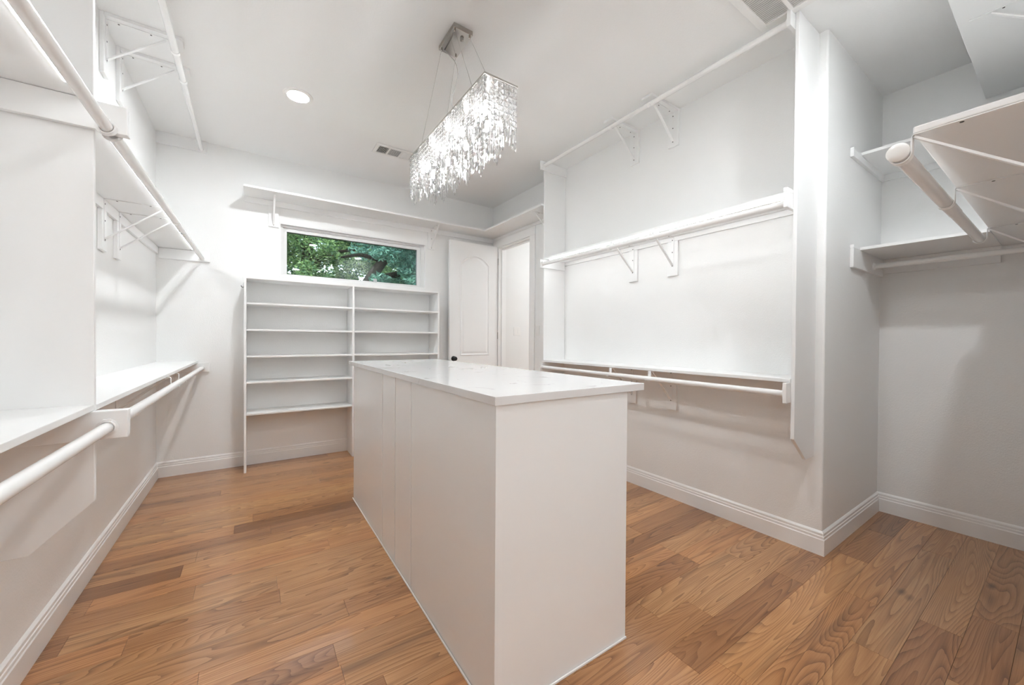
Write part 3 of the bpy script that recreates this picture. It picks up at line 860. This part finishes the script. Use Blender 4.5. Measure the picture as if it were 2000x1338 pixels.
proto = slat(t, (0.99, ym, zt - 0.0065), 0.067, math.radians(40), 'y')
for k in range(1, 7): part(proto, t, (0.99 + k * 0.0125, ym, zt - 0.0065))
proto2 = slat(t, (1.2165, ym, zt - 0.0065), 0.067, math.radians(-35), 'y')
for k in range(1, 7): part(proto2, t, (1.2165 + k * 0.0125, ym, zt - 0.0065))
proto3 = slat(t, (1.141, vy0 + 0.042, zt - 0.0065), 0.0505, math.radians(16), 'x', 0.0056)
for k in range(1, 11): part(proto3, t, (1.141, vy0 + 0.042 + k * 0.0122, zt - 0.0065))

# return air grille
t = thing('return_grille', (2.2, 0.78, ZC - 0.012), 'large white slatted return-air grille at the top right of the ceiling', 'grille')
gx0_, gx1_, gy0_, gy1_ = 1.90, 2.462, 0.590, 1.060
sbox(t, 'backing', gx0_ + 0.02, gx1_ - 0.02, gy0_ + 0.02, gy1_ - 0.02, zt - 0.0015, zt, bev=0, material=plain('grille_filter', (0.68, 0.67, 0.64), 0.9, var=0.05))
bars = [(gx0_, gx1_, gy1_ - 0.038, gy1_), (gx0_, gx1_, gy0_, gy0_ + 0.038), (gx0_, gx0_ + 0.04, gy0_ + 0.0382, gy1_ - 0.0382), (gx1_ - 0.04, gx1_, gy0_ + 0.0382, gy1_ - 0.0382)]
seg = (gy1_ - gy0_ - 0.076 - 2 * 0.02) / 3
cuts = []
yy = gy1_ - 0.038
for k in range(3):
    cuts.append((yy - seg, yy)); yy -= seg
    if k < 2: bars.append((gx0_ + 0.0402, gx1_ - 0.0402, yy - 0.02 + 0.0002, yy - 0.0002)); yy -= 0.02
for b_ in bars:
    sbox(t, 'frame_bar', b_[0], b_[1], b_[2], b_[3], zt - 0.011, zt - 0.0017, bev=0.002, material=PLASTIC)
pr0 = None
xs = [gx1_ - 0.048 - 0.0135 * k for k in range(35)]
for (c0, c1) in cuts:
    for x in xs:
        P = (x, (c0 + c1) / 2, zt - 0.0063)
        if pr0 is None: pr0 = slat(t, P, seg / 2 - 0.001, math.radians(18), 'y', 0.0058)
        else: part(pr0, t, P)

# ------------------------------------------------------------------ chandelier
hx0, hx1, hy0, hy1, hz = 0.9136, 1.1078, 1.601, 2.6522, 2.5222
hc = ((hx0 + hx1) / 2, (hy0 + hy1) / 2)
ch = thing('chandelier', (hc[0], hc[1], 2.18), 'long rectangular crystal chandelier hanging over the island on cables', 'chandelier')
kx0, kx1, ky0, ky1, kz = 0.9505, 1.0712, 2.0177, 2.2353, 3.0297
can = sbox(ch, 'canopy', kx0, kx1, ky0, ky1, kz, ZC - 0.0006, bev=0.0015, material=CHROME)
MB().lathe([(0.0, 0.0), (0.011, 0.0), (0.010, 0.012), (0.004, 0.014), (0.0, 0.014)], (hc[0] + 0.018, ky0 + 0.055, kz - 0.0002), (0, 0, -1), 16).build('cord_grip', STEEL, can, smooth='auto')
for sx in (-1, 1):
    for sy in (-1, 1):
        A = (hc[0] + sx * 0.048, hc[1] + sy * 0.092, kz - 0.0003)
        B = (hc[0] + sx * 0.075, hc[1] + sy * 0.37, hz + 0.005)
        MB().tube([A, B], 0.0009, 6).build('cable', STEEL, ch)
        MB().lathe([(0.0, 0.0), (0.0055, 0.0), (0.0055, 0.010), (0.003, 0.013), (0.0, 0.013)], A, (0, 0, -1), 12).build('cable_gland', CHROME, ch, smooth='auto')
cp = []
for k in range(17):
    f = k / 16
    cp.append((hc[0] - 0.03 + 0.05 * math.sin(f * math.pi * 1.5) * (1 - 0.4 * f), ky1 - 0.02 - 0.22 * f - 0.03 * math.sin(f * 6.28), kz - 0.001 - (kz - hz - 0.006) * f))
MB().tube(cp, 0.0032, 8).build('power_cord', CORD, ch, smooth=True)
fr = sbox(ch, 'top_frame', hx0, hx1, hy0, hy1, hz - 0.008, hz + 0.003, bev=0.0015, material=CHROME)
# crystals: strands of square faceted beads with a pendant prism below
PITCH, BS = 0.0290, 0.0135
def bead(bm, z, ang):
    c, s_ = math.cos(ang), math.sin(ang)
    def P(u, v, w): return (u * c - v * s_, u * s_ + v * c, z + w)
    k = BS * 0.72
    ring = [bm.verts.new(P(*p)) for p in ((-BS, 0, -k), (-k, 0, -BS), (k, 0, -BS), (BS, 0, -k), (BS, 0, k), (k, 0, BS), (-k, 0, BS), (-BS, 0, k))]
    f, b_ = bm.verts.new(P(0, -0.0062, 0)), bm.verts.new(P(0, 0.0062, 0))
    for i in range(8):
        bm.faces.new((ring[i], ring[(i + 1) % 8], f)); bm.faces.new((ring[(i + 1) % 8], ring[i], b_))
strand_me, prism_me = {}, {}
def strand_mesh(n, ang):
    key = (n, ang)
    if key not in strand_me:
        bm = bmesh.new()
        for k in range(n): bead(bm, -(k + 0.5) * PITCH, ang)
        nb = len(bm.faces)
        for k in range(n + 1):
            bmesh.ops.create_cube(bm, size=1.0, matrix=Matrix.Translation((0, 0, -k * PITCH)) @ Matrix.Diagonal((0.0028, 0.0028, 0.0045, 1)))
        bm.faces.ensure_lookup_table()
        for f_ in bm.faces[nb:]: f_.material_index = 1
        bmesh.ops.recalc_face_normals(bm, faces=bm.faces[:])
        me = bpy.data.meshes.new('bead_strand'); bm.to_mesh(me); bm.free(); me.materials.append(CRYSTAL); me.materials.append(STEEL)
        strand_me[key] = me
    return strand_me[key]
def prism_mesh(ang, ln):
    key = (ang, ln)
    if key not in prism_me:
        bm = bmesh.new(); c, s_ = math.cos(ang), math.sin(ang)
        w_, d_ = 0.0095, 0.0058
        prof = [(-w_, 0), (-w_ * 0.4, -d_), (w_ * 0.4, -d_), (w_, 0), (w_ * 0.4, d_), (-w_ * 0.4, d_)]
        def ring(z, f, sl=0.0): return [bm.verts.new((u * f * c - v * f * s_, u * f * s_ + v * f * c, z + sl * u)) for u, v in prof]
        R = [ring(0, 0.45), ring(-0.008, 1.0), ring(-ln + 0.016, 1.0, 0.5), ring(-ln, 0.35, 0.5)]
        for A, B in zip(R, R[1:]):
            for i in range(6): bm.faces.new((A[i], A[(i + 1) % 6], B[(i + 1) % 6], B[i]))
        bm.faces.new(R[0]); bm.faces.new(R[-1][::-1])
        bmesh.ops.recalc_face_normals(bm, faces=bm.faces[:])
        me = bpy.data.meshes.new('crystal_prism'); bm.to_mesh(me); bm.free(); me.materials.append(CRYSTAL)
        prism_me[key] = me
    return prism_me[key]
def hang(name, me, P):
    o = bpy.data.objects.new(name, me); COL.objects.link(o); o.parent = ch
    o.location = Vector(P) - wloc(ch); return o
EX = (0, 1, 2, 3, 2, 1)
ny, nx = 36, 7
zt_ = hz - 0.009
idx = 0
def strand(x, y, ang, extra):
    n = 5 + extra
    hang('bead_strand', strand_mesh(n, ang), (x, y, zt_))
    hang('crystal_prism', prism_mesh(ang, 0.085), (x, y, zt_ - n * PITCH + 0.001))
for side_x, ph in ((hx0 + 0.006, 0), (hx1 - 0.006, 3)):
    for k in range(ny):
        strand(side_x, hy0 + (k + 0.5) * (hy1 - hy0) / ny, math.pi / 2, EX[(k + ph) % 6])
for side_y in (hy0 + 0.006, hy1 - 0.006):
    for k in range(nx):
        strand(hx0 + (k + 0.5) * (hx1 - hx0) / nx, side_y, 0.0, EX[(k + 2) % 6])
for k in range(17):
    for xx in (hc[0] - 0.032, hc[0] + 0.032):
        hang('crystal_prism', prism_mesh(0.6, 0.105), (xx, hy0 + 0.06 + k * (hy1 - hy0 - 0.12) / 16, hz - 0.17 - 0.03 * (k % 3)))
for k in range(8):
    P = (hc[0] + (0.042 if k % 2 else -0.042), hy0 + 0.09 + k * (hy1 - hy0 - 0.18) / 7, hz - 0.095)
    MB().lathe([(0.0, 0.0), (0.007, 0.003), (0.011, 0.012), (0.011, 0.042), (0.007, 0.050), (0.0, 0.052)], P, (0, 0, -1), 12).build('bulb', BULB, ch, smooth=True)
    MB().lathe([(0.0, 0.0), (0.010, 0.0), (0.010, 0.084), (0.0, 0.084)], (P[0], P[1], hz - 0.010), (0, 0, -1), 12).build('bulb_socket', CHROME, ch, smooth='auto')

# ------------------------------------------------------------------ trees outside the window
struct(MB().box(-30, 40, YB + 0.16, 60, -0.5, -0.3).build('ground', GROUND), 'lawn outside the window')
def tree(name, base, limbs, clumps, n_leaf, leafm, seed, label, big=1.0):
    t = thing(name, base, label, 'tree', 'trees outside the window')
    for nm, pts, rad in limbs:
        # smooth path
        P = [Vector(p) for p in pts]; out = []; rr = []
        for i in range(len(P) - 1):
            p0 = P[max(i - 1, 0)]; p1 = P[i]; p2 = P[i + 1]; p3 = P[min(i + 2, len(P) - 1)]
            for k in range(5):
                f = k / 5
                out.append(0.5 * ((2 * p1) + (p2 - p0) * f + (2 * p0 - 5 * p1 + 4 * p2 - p3) * f * f + (3 * p1 - p0 - 3 * p2 + p3) * f ** 3))
                rr.append(rad[0] + (rad[1] - rad[0]) * (i + f) / (len(P) - 1))
        out.append(P[-1]); rr.append(rad[1])
        MB().tube(out, rr, 9).build(nm, BARK, t, smooth=True)
    rg = random.Random(seed)
    vs, fs = [], []
    tot = sum(c[3] for c in clumps)
    for cx_, cy_, cz_, wt, rx, ry, rz in [(c[0], c[1], c[2], c[3], c[4], c[5], c[6]) for c in clumps]:
        for _ in range(int(3.6 * n_leaf * wt / tot)):
            while True:
                q = Vector((rg.uniform(-1, 1), rg.uniform(-1, 1), rg.uniform(-1, 1)))
                if q.length < 1: break
            c = Vector((cx_ + q.x * rx, cy_ + q.y * ry, cz_ + q.z * rz))
            a = Vector((rg.gauss(0, 1), rg.gauss(0, 1), rg.gauss(0, 0.7))).normalized()
            b = a.cross(Vector((rg.gauss(0, 1), rg.gauss(0, 1), rg.gauss(0, 1)))).normalized()
            n = a.cross(b)
            l = rg.uniform(0.035, 0.065) * big; w_ = l * 0.36
            i = len(vs)
            vs += [c - a * l, c + b * w_ + n * w_ * 0.3, c + a * l, c - b * w_ + n * w_ * 0.3]
            fs += [(i, i + 1, i + 2), (i, i + 2, i + 3)]
    me = bpy.data.meshes.new('foliage'); me.from_pydata([tuple(v) for v in vs], [], fs); me.materials.append(leafm)
    o = bpy.data.objects.new('foliage', me); COL.objects.link(o); o.parent = t
    o.location = -Vector(t.location); o['kind'] = 'stuff'
    return t
rg = random.Random(5)
def cloud(x0, x1, y0, y1, z0, z1, n, r):
    return [(rg.uniform(x0, x1), rg.uniform(y0, y1), rg.uniform(z0, z1), 1.0, r * rg.uniform(0.6, 1.3), r * rg.uniform(0.6, 1.3), r * rg.uniform(0.45, 0.9)) for _ in range(n)]
tree('oak_tree', (1.170, 10.530, -0.300),
     [('trunk', [(1.111, 10.530, -0.300), (1.076, 10.530, 1.192), (1.053, 10.530, 2.712), (1.147, 10.588, 3.765), (1.111, 10.647, 5.403)], (0.17, 0.09)),
      ('branch', [(1.053, 10.530, 2.829), (1.521, 10.413, 3.297), (2.106, 10.296, 3.473), (2.691, 10.179, 3.648)], (0.06, 0.02)),
      ('branch', [(1.111, 10.530, 3.297), (0.702, 10.530, 3.882), (0.234, 10.530, 4.351)], (0.06, 0.02)),
      ('branch', [(1.123, 10.588, 3.648), (1.755, 10.764, 3.999), (2.574, 10.764, 4.117)], (0.05, 0.015))],
     cloud(0.0, 2.9, 9.9, 11.6, 2.4, 5.2, 52, 0.38), 9000, LEAF_A, 3, 'tree with a dark upright trunk seen at the left of the window')
tree('oak_tree', (2.0, 8.6, -0.3),
     [('trunk', [(2.0, 8.6, -0.3), (1.9, 8.6, 1.5), (1.95, 8.6, 2.2), (2.25, 8.6, 2.75), (2.65, 8.6, 3.4), (3.1, 8.7, 4.6)], (0.15, 0.08)),
      ('branch', [(2.05, 8.6, 2.45), (2.6, 8.5, 2.65), (3.2, 8.4, 2.8), (3.7, 8.3, 3.1)], (0.09, 0.03)),
      ('branch', [(2.35, 8.6, 2.95), (1.9, 8.5, 3.0), (1.5, 8.5, 2.9)], (0.06, 0.02)),
      ('branch', [(2.7, 8.6, 3.5), (2.2, 8.6, 3.8), (1.8, 8.6, 4.2)], (0.06, 0.02))],
     cloud(2.0, 4.6, 7.2, 8.8, 2.2, 4.8, 62, 0.33), 8000, LEAF_B, 8, 'tree with a leaning limb seen in the middle and right of the window')
tree('hedge_tree', (2.0, 13.5, -0.3),
     [('trunk', [(2.0, 13.5, -0.3), (2.0, 13.5, 1.5), (2.1, 13.5, 3.2)], (0.12, 0.06))],
     cloud(0.2, 6.5, 12.6, 14.6, 2.2, 5.6, 60, 0.55), 9000, LEAF_A, 21, 'light green tree farther back behind the window trees', 1.7)
